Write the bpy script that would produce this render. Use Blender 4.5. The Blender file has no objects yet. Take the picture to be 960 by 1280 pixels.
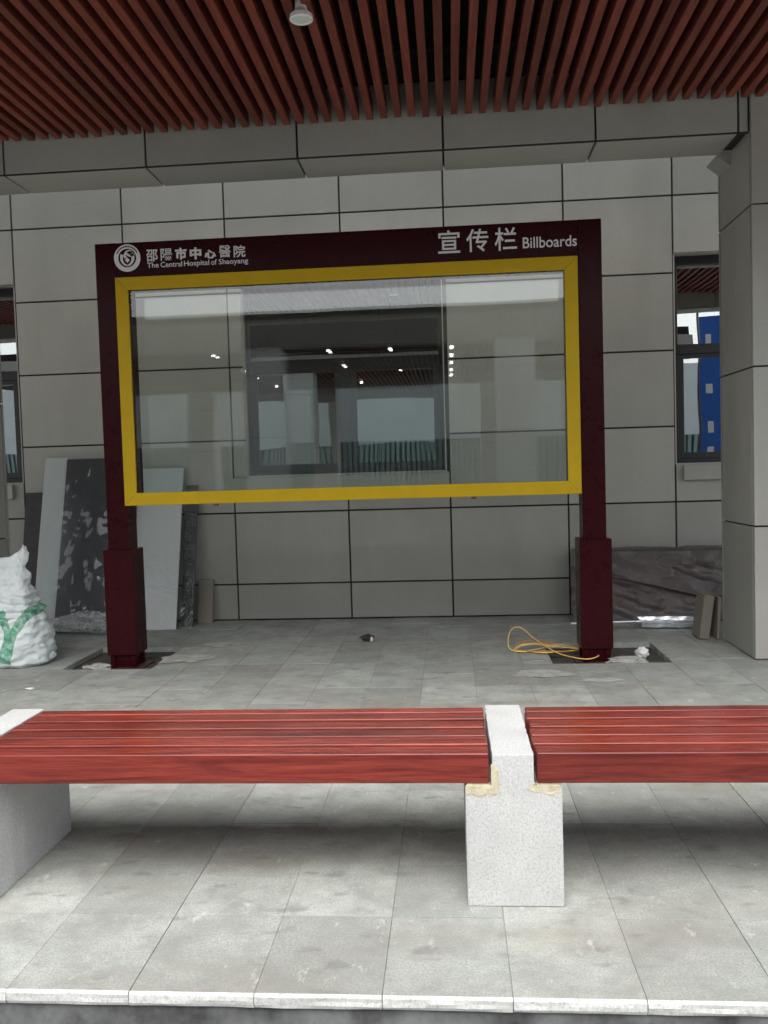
import bpy, bmesh, math, random
from mathutils import Vector, Matrix, noise
R = math.radians
random.seed(7)
S = bpy.context.scene
COL = S.collection

# ------------------------------------------------------------------ camera
PITCH, ROLL, YAW, FPX = -0.04855879, -0.02960003, 0.07734602, 1080.0
CAM = Vector((0, 0, 1.5))
fw = Vector((-math.sin(YAW)*math.cos(PITCH), math.cos(YAW)*math.cos(PITCH), math.sin(PITCH)))
rt = Vector((math.cos(YAW), math.sin(YAW), 0)); up = rt.cross(fw)
rt2 = math.cos(ROLL)*rt + math.sin(ROLL)*up
up2 = -math.sin(ROLL)*rt + math.cos(ROLL)*up
cd = bpy.data.cameras.new('camera'); cam = bpy.data.objects.new('camera', cd); COL.objects.link(cam)
cam.matrix_world = Matrix(((rt2.x, up2.x, -fw.x, CAM.x), (rt2.y, up2.y, -fw.y, CAM.y), (rt2.z, up2.z, -fw.z, CAM.z), (0, 0, 0, 1)))
cd.sensor_fit = 'HORIZONTAL'; cd.sensor_width = 36; cd.lens = 36*FPX/960
cd.clip_start = 0.05; cd.clip_end = 600
S.camera = cam

# ------------------------------------------------------------------ sky, sun, exposure
SUN_EL = 56
world = bpy.data.worlds.new('World'); S.world = world; world.use_nodes = True
wn = world.node_tree; wn.nodes.clear()
sky = wn.nodes.new('ShaderNodeTexSky'); sky.sky_type = 'NISHITA'; sky.sun_disc = False
sky.sun_elevation = R(SUN_EL); sky.sun_rotation = R(180); sky.air_density = 1.0; sky.dust_density = 4.0; sky.ozone_density = 1.0
hs = wn.nodes.new('ShaderNodeHueSaturation'); hs.inputs['Saturation'].default_value = 0.45
bg = wn.nodes.new('ShaderNodeBackground'); bg.inputs['Strength'].default_value = 0.15
wo = wn.nodes.new('ShaderNodeOutputWorld')
wn.links.new(sky.outputs[0], hs.inputs['Color']); wn.links.new(hs.outputs[0], bg.inputs['Color']); wn.links.new(bg.outputs[0], wo.inputs['Surface'])
sd = bpy.data.lights.new('sun', 'SUN'); sd.energy = 0.85; sd.angle = R(50); sd.color = (1.0, 0.985, 0.95)
sun = bpy.data.objects.new('sun', sd); COL.objects.link(sun)
sun.rotation_euler = Vector((0.05, math.cos(R(SUN_EL)), -math.sin(R(SUN_EL)))).to_track_quat('-Z', 'Y').to_euler()
S.view_settings.view_transform = 'Standard'; S.view_settings.look = 'None'
S.view_settings.exposure = 1.3; S.view_settings.gamma = 1.0

# ------------------------------------------------------------------ materials
def nodes(name):
    m = bpy.data.materials.new(name); m.use_nodes = True
    nt = m.node_tree; nt.nodes.clear()
    o = nt.nodes.new('ShaderNodeOutputMaterial')
    return m, nt, o
def N(nt, t, **kw):
    n = nt.nodes.new(t)
    for k, v in kw.items():
        if k in n.inputs: n.inputs[k].default_value = v
        else: setattr(n, k, v)
    return n
def ramp(nt, src, stops):
    r = N(nt, 'ShaderNodeValToRGB'); e = r.color_ramp.elements
    while len(e) < len(stops): e.new(0.5)
    for i, (p, c) in enumerate(stops):
        e[i].position = p; e[i].color = (c, c, c, 1) if isinstance(c, (int, float)) else (*c, 1)
    nt.links.new(src, r.inputs[0]); return r.outputs[0]
def mixc(nt, fac, a, b, mode='MIX'):
    m = N(nt, 'ShaderNodeMix', data_type='RGBA', blend_type=mode)
    for i, v in ((0, fac), (6, a), (7, b)):
        if hasattr(v, 'links'): nt.links.new(v, m.inputs[i])
        elif isinstance(v, tuple): m.inputs[i].default_value = (*v, 1)
        else: m.inputs[i].default_value = v if i == 0 else (v, v, v, 1)
    return m.outputs[2]
def pos_noise(nt, scale, detail=3, rough=0.55, stretch=None, distort=0.0):
    g = N(nt, 'ShaderNodeNewGeometry'); v = g.outputs['Position']
    if stretch:
        mp = N(nt, 'ShaderNodeMapping'); mp.inputs['Scale'].default_value = stretch
        nt.links.new(v, mp.inputs['Vector']); v = mp.outputs[0]
    n = N(nt, 'ShaderNodeTexNoise', Scale=scale, Detail=detail, Roughness=rough, Distortion=distort)
    nt.links.new(v, n.inputs['Vector']); return n.outputs['Fac']
def rnd(nt):
    return N(nt, 'ShaderNodeObjectInfo').outputs['Random']
def finish(m, nt, o, col, rough=0.5, bump=None, bstr=0.2, bdist=0.01, spec=0.5, metal=0.0, coat=0.0, rsrc=None):
    p = N(nt, 'ShaderNodeBsdfPrincipled', Roughness=rough, Metallic=metal)
    p.inputs['Specular IOR Level'].default_value = spec; p.inputs['Coat Weight'].default_value = coat; p.inputs['Coat Roughness'].default_value = 0.12
    if hasattr(col, 'links'): nt.links.new(col, p.inputs['Base Color'])
    else: p.inputs['Base Color'].default_value = (*col, 1)
    if rsrc is not None: nt.links.new(rsrc, p.inputs['Roughness'])
    if bump is not None:
        b = N(nt, 'ShaderNodeBump', Strength=bstr, Distance=bdist); nt.links.new(bump, b.inputs['Height']); nt.links.new(b.outputs[0], p.inputs['Normal'])
    nt.links.new(p.outputs[0], o.inputs['Surface']); return m

def mat_stone(name, base, tint=0.10, speck=0.10, rough=0.5):
    m, nt, o = nodes(name)
    f = pos_noise(nt, 260, 2, 0.7); c = ramp(nt, f, [(0.3, 1-speck*1.6), (0.5, 1.0), (0.72, 1+speck)])
    big = pos_noise(nt, 1.7, 4, 0.6); cb = ramp(nt, big, [(0.3, 0.93), (0.7, 1.05)])
    r = ramp(nt, rnd(nt), [(0.0, 1-tint), (1.0, 1+tint*0.5)])
    x = mixc(nt, 1.0, mixc(nt, 1.0, base, c, 'MULTIPLY'), cb, 'MULTIPLY')
    x = mixc(nt, 1.0, x, r, 'MULTIPLY')
    streak = pos_noise(nt, 2.2, 5, 0.65, (1.0, 1.0, 0.18)); st = ramp(nt, streak, [(0.48, 0.0), (0.72, 0.34)])
    x = mixc(nt, st, x, tuple(b*0.72 for b in base))
    return finish(m, nt, o, x, rough, f, 0.05, 0.004)
def mat_paver(name, base):
    m, nt, o = nodes(name)
    f = pos_noise(nt, 130, 4, 0.8); c = ramp(nt, f, [(0.28, 0.52), (0.5, 1.0), (0.74, 1.32)])
    r = ramp(nt, rnd(nt), [(0.0, 0.80), (1.0, 1.10)])
    x = mixc(nt, 1.0, mixc(nt, 1.0, base, c, 'MULTIPLY'), r, 'MULTIPLY')
    s1 = ramp(nt, pos_noise(nt, 4.6, 8, 0.75, None, 0.15), [(0.40, 0.0), (0.66, 0.78)])
    x = mixc(nt, s1, x, tuple(b*0.56 for b in base))
    s2 = ramp(nt, pos_noise(nt, 7.5, 3, 0.5, (0.8, 1.6, 1)), [(0.60, 0.0), (0.70, 0.55)])
    x = mixc(nt, s2, x, tuple(b*0.40 for b in base))
    s3 = ramp(nt, pos_noise(nt, 1.3, 5, 0.6, (0.6, 2.2, 1)), [(0.48, 0.0), (0.70, 0.5)])
    x = mixc(nt, s3, x, (0.23, 0.20, 0.165))
    s4 = ramp(nt, pos_noise(nt, 14, 4, 0.7, (1.0, 0.5, 1)), [(0.62, 0.0), (0.72, 0.5)])
    x = mixc(nt, s4, x, (0.60, 0.60, 0.57))
    rr = ramp(nt, pos_noise(nt, 5, 4, 0.6), [(0.3, 0.45), (0.7, 0.8)])
    return finish(m, nt, o, x, 0.6, f, 0.25, 0.004, rsrc=rr)
def mat_granite(name, base, contrast=0.5, scale=120):
    m, nt, o = nodes(name)
    f = pos_noise(nt, scale, 5, 0.85); c = ramp(nt, f, [(0.32, 1-contrast*1.5), (0.47, 1.0), (0.72, 1.18)])
    f2 = pos_noise(nt, scale*2.6, 2, 0.7); c2 = ramp(nt, f2, [(0.33, 0.70), (0.45, 1.0)])
    x = mixc(nt, 1.0, mixc(nt, 1.0, base, c, 'MULTIPLY'), c2, 'MULTIPLY')
    s = ramp(nt, pos_noise(nt, 4, 4, 0.6), [(0.45, 0.0), (0.75, 0.5)]); x = mixc(nt, s, x, tuple(b*0.66 for b in base))
    return finish(m, nt, o, x, 0.65, f, 0.5, 0.004)
def mat_wood(name, a, b, rough=0.3, coat=0.0, axis='X', tint=0.16):
    m, nt, o = nodes(name)
    st = (0.9, 14, 14) if axis == 'X' else (14, 0.9, 14)
    oi = N(nt, 'ShaderNodeObjectInfo'); g = N(nt, 'ShaderNodeNewGeometry')
    cx = N(nt, 'ShaderNodeCombineXYZ'); ml = N(nt, 'ShaderNodeMath', operation='MULTIPLY'); ml.inputs[1].default_value = 37
    nt.links.new(oi.outputs['Random'], ml.inputs[0]); nt.links.new(ml.outputs[0], cx.inputs[0]); nt.links.new(ml.outputs[0], cx.inputs[1])
    ad = N(nt, 'ShaderNodeVectorMath', operation='ADD'); nt.links.new(g.outputs['Position'], ad.inputs[0]); nt.links.new(cx.outputs[0], ad.inputs[1])
    mp = N(nt, 'ShaderNodeMapping'); mp.inputs['Scale'].default_value = st; nt.links.new(ad.outputs[0], mp.inputs['Vector'])
    n = N(nt, 'ShaderNodeTexNoise', Scale=1.6, Detail=6, Roughness=0.65, Distortion=1.4); nt.links.new(mp.outputs[0], n.inputs['Vector'])
    f = n.outputs['Fac']
    x = mixc(nt, ramp(nt, f, [(0.3, 0.0), (0.7, 1.0)]), a, b)
    n2 = N(nt, 'ShaderNodeTexNoise', Scale=9, Detail=3, Roughness=0.7); nt.links.new(mp.outputs[0], n2.inputs['Vector'])
    x = mixc(nt, 1.0, x, ramp(nt, n2.outputs['Fac'], [(0.3, 0.78), (0.6, 1.1)]), 'MULTIPLY')
    x = mixc(nt, 1.0, x, ramp(nt, oi.outputs['Random'], [(0.0, 1-tint), (1.0, 1+tint)]), 'MULTIPLY')
    return finish(m, nt, o, x, rough, f, 0.10, 0.003, 0.38, coat=coat)
def mat_paint(name, base, rough=0.3, var=0.12, spec=0.5, bump=0.02):
    m, nt, o = nodes(name)
    f = pos_noise(nt, 6, 5, 0.65); x = mixc(nt, 1.0, base, ramp(nt, f, [(0.3, 1-var), (0.7, 1+var)]), 'MULTIPLY')
    dust = ramp(nt, pos_noise(nt, 30, 4, 0.7), [(0.6, 0.0), (0.9, 0.03)])
    x = mixc(nt, dust, x, (0.35, 0.33, 0.30))
    rr = ramp(nt, pos_noise(nt, 11, 4, 0.7), [(0.3, rough*0.8), (0.75, min(1, rough*1.5))])
    return finish(m, nt, o, x, rough, pos_noise(nt, 3.5, 2, 0.5), bump, 0.02, spec, rsrc=rr)
def mat_glass(name, boost=1.0, tint=(1, 1, 1), wave=0.0, wscale=2.0):
    m, nt, o = nodes(name)
    g = N(nt, 'ShaderNodeNewGeometry')
    ior = N(nt, 'ShaderNodeMix', data_type='FLOAT'); ior.inputs[2].default_value = 1.5; ior.inputs[3].default_value = 1/1.5
    nt.links.new(g.outputs['Backfacing'], ior.inputs[0])
    fr = N(nt, 'ShaderNodeFresnel'); nt.links.new(ior.outputs[0], fr.inputs['IOR'])
    mu = N(nt, 'ShaderNodeMath', operation='MULTIPLY', use_clamp=True); mu.inputs[1].default_value = boost; nt.links.new(fr.outputs[0], mu.inputs[0])
    tr = N(nt, 'ShaderNodeBsdfTransparent'); tr.inputs[0].default_value = (*tint, 1)
    gl = N(nt, 'ShaderNodeBsdfGlossy', Roughness=0.0)
    if wave:
        b = N(nt, 'ShaderNodeBump', Strength=1.0, Distance=wave); nt.links.new(pos_noise(nt, wscale, 1, 0.4), b.inputs['Height'])
        nt.links.new(b.outputs[0], gl.inputs['Normal'])
    mx = N(nt, 'ShaderNodeMixShader'); nt.links.new(mu.outputs[0], mx.inputs[0]); nt.links.new(tr.outputs[0], mx.inputs[1]); nt.links.new(gl.outputs[0], mx.inputs[2])
    nt.links.new(mx.outputs[0], o.inputs['Surface']); return m
def mat_film(name, col, alpha, rough=0.2, bump=0.6, scale=9):
    m, nt, o = nodes(name)
    f = pos_noise(nt, scale, 5, 0.6, None, 1.5)
    p = N(nt, 'ShaderNodeBsdfPrincipled', Roughness=rough); p.inputs['Base Color'].default_value = (*col, 1)
    b = N(nt, 'ShaderNodeBump', Strength=bump, Distance=0.03); nt.links.new(f, b.inputs['Height']); nt.links.new(b.outputs[0], p.inputs['Normal'])
    tr = N(nt, 'ShaderNodeBsdfTransparent'); mx = N(nt, 'ShaderNodeMixShader')
    a = ramp(nt, f, [(0.35, max(0, alpha-0.2)), (0.7, min(1, alpha+0.2))]); nt.links.new(a, mx.inputs[0])
    nt.links.new(tr.outputs[0], mx.inputs[1]); nt.links.new(p.outputs[0], mx.inputs[2]); nt.links.new(mx.outputs[0], o.inputs['Surface']); return m
def mat_plain(name, base, rough=0.6, metal=0.0, spec=0.5, nscale=20, var=0.15, bump=0.1):
    m, nt, o = nodes(name); f = pos_noise(nt, nscale, 4, 0.6)
    x = mixc(nt, 1.0, base, ramp(nt, f, [(0.3, 1-var), (0.7, 1+var)]), 'MULTIPLY')
    return finish(m, nt, o, x, rough, f, bump, 0.01, spec, metal)
def mat_emit(name, col, s):
    m, nt, o = nodes(name); e = N(nt, 'ShaderNodeEmission', Strength=s); e.inputs[0].default_value = (*col, 1)
    nt.links.new(e.outputs[0], o.inputs['Surface']); return m

M = dict(
    clad=mat_stone('stone_cladding', (0.365, 0.357, 0.315), 0.14, 0.10),
    joint=mat_plain('dark_joint', (0.03, 0.028, 0.026), 0.9),
    paver=mat_paver('granite_paver', (0.372, 0.393, 0.362)),
    bed=mat_plain('mortar_bed', (0.065, 0.060, 0.052), 0.95, var=0.4, nscale=9, bump=0.6),
    filler=mat_plain('grey_joint_sand', (0.24, 0.24, 0.22), 0.95, var=0.5, nscale=6),
    riser=mat_plain('concrete', (0.10, 0.105, 0.105), 0.9, var=0.7, nscale=7, bump=0.4),
    asphalt=mat_plain('yard_concrete', (0.33, 0.33, 0.32), 0.9, var=0.2, nscale=3, bump=0.3),
    edge=mat_granite('rough_granite_edge', (0.56, 0.575, 0.555), 0.3, 60),
    granite=mat_granite('white_granite', (0.50, 0.51, 0.50), 0.34, 110),
    mortar=mat_plain('tan_adhesive', (0.47, 0.43, 0.31), 0.8, var=0.2, nscale=30, bump=0.6),
    seat=mat_wood('red_lacquered_wood', (0.075, 0.008, 0.008), (0.225, 0.036, 0.022), 0.24, 0.0, 'X', 0.22),
    slat=mat_wood('dark_red_ceiling_wood', (0.105, 0.020, 0.013), (0.21, 0.050, 0.030), 0.55, 0.0, 'Y', 0.25),
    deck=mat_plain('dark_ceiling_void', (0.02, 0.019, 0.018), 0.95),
    maroon=mat_paint('maroon_paint', (0.028, 0.0018, 0.0035), 0.28, 0.06, 0.12),
    yellow=mat_paint('yellow_paint', (0.50, 0.325, 0.003), 0.45, 0.05, 0.25),
    white=mat_plain('white_lettering', (0.72, 0.71, 0.70), 0.5, var=0.04, bump=0.0),
    glass=mat_glass('display_glass', 1.1, (0.97, 0.985, 0.975), 0.0006, 1.2),
    wglass=mat_glass('window_glass', 10.0, (0.62, 0.74, 0.69), 0.002, 1.5),
    frame=mat_plain('black_window_frame', (0.012, 0.012, 0.012), 0.4, var=0.1),
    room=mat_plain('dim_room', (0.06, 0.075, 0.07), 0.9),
    lampw=mat_plain('white_lamp_enamel', (0.75, 0.75, 0.72), 0.4, var=0.03),
    lampd=mat_plain('frosted_diffuser', (0.60, 0.68, 0.62), 0.3, var=0.03),
    lit=mat_emit('lit_downlight', (1, 0.97, 0.9), 9),
    render_white=mat_plain('white_render', (0.72, 0.73, 0.71), 0.8, var=0.06, nscale=1.5),
    facade_glass=mat_plain('greenish_facade_glass', (0.10, 0.15, 0.14), 0.2, var=0.1),
    ribbed=mat_plain('grey_green_cladding', (0.26, 0.33, 0.30), 0.6, var=0.1),
    teal=mat_plain('teal_hoarding', (0.10, 0.42, 0.40), 0.5, var=0.1),
    blue=mat_plain('blue_banner', (0.015, 0.10, 0.42), 0.6, var=0.1),
    board_pale=mat_film('pale_wrapped_board', (0.44, 0.475, 0.455), 2.0, 0.3, 0.3, 4),
    board_dark=mat_film('dark_polished_sheet', (0.075, 0.077, 0.080), 2.0, 0.2, 0.05, 3),
    board_black=mat_film('dark_wrapped_edge', (0.05, 0.052, 0.05), 2.0, 0.2, 0.7, 11),
    wrap=mat_glass('clear_wrap', 0.8, (0.95, 0.955, 0.955), 0.016, 7),
    film=mat_film('clear_film', (0.55, 0.58, 0.57), 0.42, 0.12, 0.7, 9),
    tarp=mat_film('brown_film', (0.105, 0.085, 0.078), 1.0, 0.32, 0.8, 6),
    offcut=mat_stone('stone_offcut', (0.24, 0.215, 0.18), 0.1, 0.15, 0.7),
    timber=mat_plain('old_timber', (0.20, 0.15, 0.10), 0.8, nscale=14, var=0.35),
    dark=mat_plain('dark_grey_board', (0.05, 0.047, 0.043), 0.7, var=0.2),
    foil=mat_plain('silver_foil', (0.72, 0.75, 0.80), 0.3, 0.85, nscale=25, var=0.15, bump=0.5),
    cable=mat_plain('yellow_cable', (0.72, 0.50, 0.14), 0.4, var=0.06),
    cable2=mat_plain('orange_cable', (0.42, 0.17, 0.05), 0.45, var=0.06),
    steel=mat_plain('dull_steel', (0.10, 0.06, 0.055), 0.5, 0.3),
    paper=mat_plain('white_paper', (0.72, 0.72, 0.70), 0.8, var=0.08),
    rubble=mat_plain('dark_debris', (0.035, 0.033, 0.028), 0.6, var=0.3),
    cement=mat_plain('grey_cement', (0.36, 0.36, 0.33), 0.9, var=0.25, nscale=12, bump=0.7),
)
def mat_sack():
    m, nt, o = nodes('woven_sack')
    tc = N(nt, 'ShaderNodeTexCoord'); sp = N(nt, 'ShaderNodeSeparateXYZ'); nt.links.new(tc.outputs['Object'], sp.inputs[0])
    def band(x0, z0, x1, z1, w):          # a straight printed stroke in the sack's own x-z plane
        dx, dz = x1-x0, z1-z0; L = math.hypot(dx, dz); dx /= L; dz /= L
        def lin(ax, az, c):
            a = N(nt, 'ShaderNodeMath', operation='MULTIPLY'); a.inputs[1].default_value = ax; nt.links.new(sp.outputs[0], a.inputs[0])
            b = N(nt, 'ShaderNodeMath', operation='MULTIPLY_ADD'); b.inputs[1].default_value = az; nt.links.new(sp.outputs[2], b.inputs[0]); nt.links.new(a.outputs[0], b.inputs[2])
            d = N(nt, 'ShaderNodeMath', operation='ADD'); d.inputs[1].default_value = c; nt.links.new(b.outputs[0], d.inputs[0]); return d.outputs[0]
        across = lin(-dz, dx, dz*x0-dx*z0); along = lin(dx, dz, -dx*x0-dz*z0)
        def absless(src, c, lim):
            s = N(nt, 'ShaderNodeMath', operation='SUBTRACT'); s.inputs[1].default_value = c; nt.links.new(src, s.inputs[0])
            a = N(nt, 'ShaderNodeMath', operation='ABSOLUTE'); nt.links.new(s.outputs[0], a.inputs[0])
            l = N(nt, 'ShaderNodeMath', operation='LESS_THAN'); l.inputs[1].default_value = lim; nt.links.new(a.outputs[0], l.inputs[0]); return l.outputs[0]
        mm = N(nt, 'ShaderNodeMath', operation='MULTIPLY'); nt.links.new(absless(across, 0, w/2), mm.inputs[0]); nt.links.new(absless(along, L/2, L/2), mm.inputs[1]); return mm.outputs[0]
    strokes = [band(*b) for b in SACK_MARK]
    acc = strokes[0]
    for s in strokes[1:]:
        mx = N(nt, 'ShaderNodeMath', operation='MAXIMUM'); nt.links.new(acc, mx.inputs[0]); nt.links.new(s, mx.inputs[1]); acc = mx.outputs[0]
    wear = ramp(nt, pos_noise(nt, 26, 4, 0.7), [(0.35, 0.45), (0.6, 0.95)])
    fa = N(nt, 'ShaderNodeMath', operation='MULTIPLY'); nt.links.new(acc, fa.inputs[0]); nt.links.new(wear, fa.inputs[1])
    dirt = ramp(nt, pos_noise(nt, 7, 4, 0.6), [(0.45, 0.0), (0.8, 0.35)])
    base = mixc(nt, dirt, (0.66, 0.71, 0.70), (0.40, 0.42, 0.40))
    x = mixc(nt, fa.outputs[0], base, (0.02, 0.27, 0.14))
    w = N(nt, 'ShaderNodeTexNoise', Scale=22, Detail=4); nt.links.new(tc.outputs['Object'], w.inputs['Vector'])
    return finish(m, nt, o, x, 0.5, w.outputs['Fac'], 0.45, 0.02)
SACK_MARK = [(0.03, 0.05, 0.08, 0.27, 0.10), (0.055, 0.23, 0.24, 0.50, 0.075), (0.055, 0.27, 0.0, 0.47, 0.06)]
M['sack'] = mat_sack()
M['sack_plain'] = mat_plain('plain_sack', (0.63, 0.67, 0.66), 0.5, nscale=22, var=0.1, bump=0.5)

# ------------------------------------------------------------------ mesh helpers
def tag(o, label=None, cat=None, group=None, kind=None):
    if label: o['label'] = label
    if cat: o['category'] = cat
    if group: o['group'] = group
    if kind: o['kind'] = kind
    return o
def empty(name, loc=(0, 0, 0), **kw):
    o = bpy.data.objects.new(name, None); COL.objects.link(o); o.location = loc; o.empty_display_size = 0.1
    return tag(o, **kw)
def add_box(bm, x0, x1, y0, y1, z0, z1):
    v = [bm.verts.new((x, y, z)) for x in (x0, x1) for y in (y0, y1) for z in (z0, z1)]
    for f in ((0, 1, 3, 2), (4, 6, 7, 5), (0, 4, 5, 1), (2, 3, 7, 6), (0, 2, 6, 4), (1, 5, 7, 3)):
        bm.faces.new([v[i] for i in f])
def bev(bm, w, seg=1):
    bmesh.ops.recalc_face_normals(bm, faces=bm.faces)
    if w: bmesh.ops.bevel(bm, geom=bm.edges[:], offset=w, segments=seg, profile=0.6, affect='EDGES')
def mesh_of(bm, name, mats, smooth=False):
    me = bpy.data.meshes.new(name); bmesh.ops.recalc_face_normals(bm, faces=bm.faces); bm.to_mesh(me); bm.free()
    for mm in (mats if isinstance(mats, (list, tuple)) else [mats]): me.materials.append(M[mm] if isinstance(mm, str) else mm)
    if smooth:
        for p in me.polygons: p.use_smooth = True
    return me
def link(name, me, parent=None, loc=(0, 0, 0), rot=None):
    o = bpy.data.objects.new(name, me); COL.objects.link(o)
    o.location = loc
    if rot: o.rotation_euler = rot
    if parent:
        o.parent = parent                       # parents here are never rotated unless the part is given in local space
    return o
CACHE = {}
def box(name, mat, lo, hi, parent=None, bevel=0.002, seg=1, **kw):
    """one box-shaped piece given by world corners; its parent sits unrotated somewhere, so the origin is offset by it"""
    d = tuple(round(hi[i]-lo[i], 4) for i in range(3)); k = (d, mat, bevel, seg)
    if k not in CACHE:
        bm = bmesh.new(); add_box(bm, -d[0]/2, d[0]/2, -d[1]/2, d[1]/2, -d[2]/2, d[2]/2)
        bev(bm, min(bevel, min(d)*0.3), seg); CACHE[k] = mesh_of(bm, name, mat)
    c = Vector([(lo[i]+hi[i])/2 for i in range(3)])
    o = link(name, CACHE[k], parent, c - worldloc(parent))
    return tag(o, **kw)
def worldloc(p):
    v = Vector((0, 0, 0))
    while p is not None: v += p.location; p = p.parent
    return v
def boxes(name, mat, items, parent=None, bevel=0.002, **kw):
    """several boxes that are ONE piece"""
    bm = bmesh.new(); off = worldloc(parent)
    for (x0, x1, y0, y1, z0, z1) in items: add_box(bm, x0-off.x, x1-off.x, y0-off.y, y1-off.y, z0-off.z, z1-off.z)
    bev(bm, bevel); return tag(link(name, mesh_of(bm, name, mat), parent), **kw)
def subtract(rect, holes):
    out = [rect]
    for (a0, a1, b0, b1) in holes:
        nxt = []
        for (x0, x1, y0, y1) in out:
            if a1 <= x0 or a0 >= x1 or b1 <= y0 or b0 >= y1: nxt.append((x0, x1, y0, y1)); continue
            if y0 < b0: nxt.append((x0, x1, y0, b0))
            if b1 < y1: nxt.append((x0, x1, b1, y1))
            m0, m1 = max(y0, b0), min(y1, b1)
            if x0 < a0: nxt.append((x0, a0, m0, m1))
            if a1 < x1: nxt.append((a1, x1, m0, m1))
        out = nxt
    return [r for r in out if r[1]-r[0] > 0.03 and r[3]-r[2] > 0.03]
def tube(name, mat, pts, r, parent=None, sides=8, **kw):
    pts = [Vector(p) for p in pts]; P = []
    for i in range(len(pts)-1):                                  # Catmull-Rom
        p0, p1, p2, p3 = pts[max(i-1, 0)], pts[i], pts[i+1], pts[min(i+2, len(pts)-1)]
        for k in range(8):
            t = k/8; P.append(0.5*((2*p1)+(p2-p0)*t+(2*p0-5*p1+4*p2-p3)*t*t+(3*p1-p0-3*p2+p3)*t**3))
    P.append(pts[-1]); bm = bmesh.new(); rings = []; off = worldloc(parent)
    for i, p in enumerate(P):
        d = (P[min(i+1, len(P)-1)]-P[max(i-1, 0)]).normalized(); a = d.orthogonal() if abs(d.z) > 0.95 else d.cross(Vector((0, 0, 1)))
        a.normalize(); b = d.cross(a)
        rings.append([bm.verts.new(p-off+r*(math.cos(2*math.pi*j/sides)*a+math.sin(2*math.pi*j/sides)*b)) for j in range(sides)])
    for i in range(len(rings)-1):
        for j in range(sides): bm.faces.new((rings[i][j], rings[i][(j+1) % sides], rings[i+1][(j+1) % sides], rings[i+1][j]))
    bm.faces.new(rings[0]); bm.faces.new(rings[-1])
    return tag(link(name, mesh_of(bm, name, mat, True), parent), **kw)
def lathe(name, mat, prof, parent, loc, seg=28, **kw):
    bm = bmesh.new(); rings = []
    for (r, z) in prof: rings.append([bm.verts.new((r*math.cos(2*math.pi*j/seg), r*math.sin(2*math.pi*j/seg), z)) for j in range(seg)])
    for i in range(len(rings)-1):
        for j in range(seg): bm.faces.new((rings[i][j], rings[i][(j+1) % seg], rings[i+1][(j+1) % seg], rings[i+1][j]))
    bm.faces.new(rings[0]); bm.faces.new(rings[-1])
    return tag(link(name, mesh_of(bm, name, mat, False), parent, Vector(loc)-worldloc(parent)), **kw)
def lump(name, mat, loc, size, seed, parent=None, sub=2, rough=0.45, **kw):
    bm = bmesh.new(); bmesh.ops.create_icosphere(bm, subdivisions=sub, radius=1)
    for v in bm.verts:
        k = 1+rough*noise.noise(v.co*1.7+Vector((seed*3.1, seed, 0)))+rough*0.6*noise.noise(v.co*4+Vector((0, seed, 7)))
        v.co = Vector((v.co.x*size[0]*k, v.co.y*size[1]*k, max(v.co.z, -0.8)*size[2]*k))
    zmin = min(v.co.z for v in bm.verts)
    for v in bm.verts: v.co.z -= zmin
    return tag(link(name, mesh_of(bm, name, mat), parent, loc), **kw)

# ------------------------------------------------------------------ ground and pavement
gx = bmesh.new(); add_box(gx, -150, 150, -150, 150, -0.5, -0.17)
tag(link('ground', mesh_of(gx, 'ground', 'asphalt')), kind='structure')
PITS = [(-3.10, -2.37, 6.54, 7.36), (0.74, 1.61, 6.545, 7.29)]
pav = empty('pavement', (0, 2.4, 0), kind='structure')
YF, YW = 2.38, 8.68
boxes('paving_bed', 'bed', [(-14, 14, YF+0.03, 9.3, -0.169, -0.045)], pav, 0)
bm = bmesh.new()
for (x0, x1, y0, y1) in subtract((-14, 14, YF+0.03, 8.68), [(a-0.015, b+0.015, c-0.015, d+0.015) for a, b, c, d in PITS]): add_box(bm, x0, x1, y0-2.4, y1-2.4, -0.044, -0.0035)
link('joint_filler', mesh_of(bm, 'joint_filler', 'filler'), pav)
boxes('riser', 'riser', [(-14, 14, YF+0.018, YF+0.029, -0.168, -0.046)], pav, 0)
JX0, JP = -0.2315, 0.3715
def paver(x0, x1, y0, y1, name='paver', mat='paver', th=0.042):
    dz = random.uniform(-0.0018, 0.0012)
    return box(name, mat, (x0, y0, -th+dz), (x1, y1, dz), pav, 0.0007)
ncol = range(-15, 15)
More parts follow.
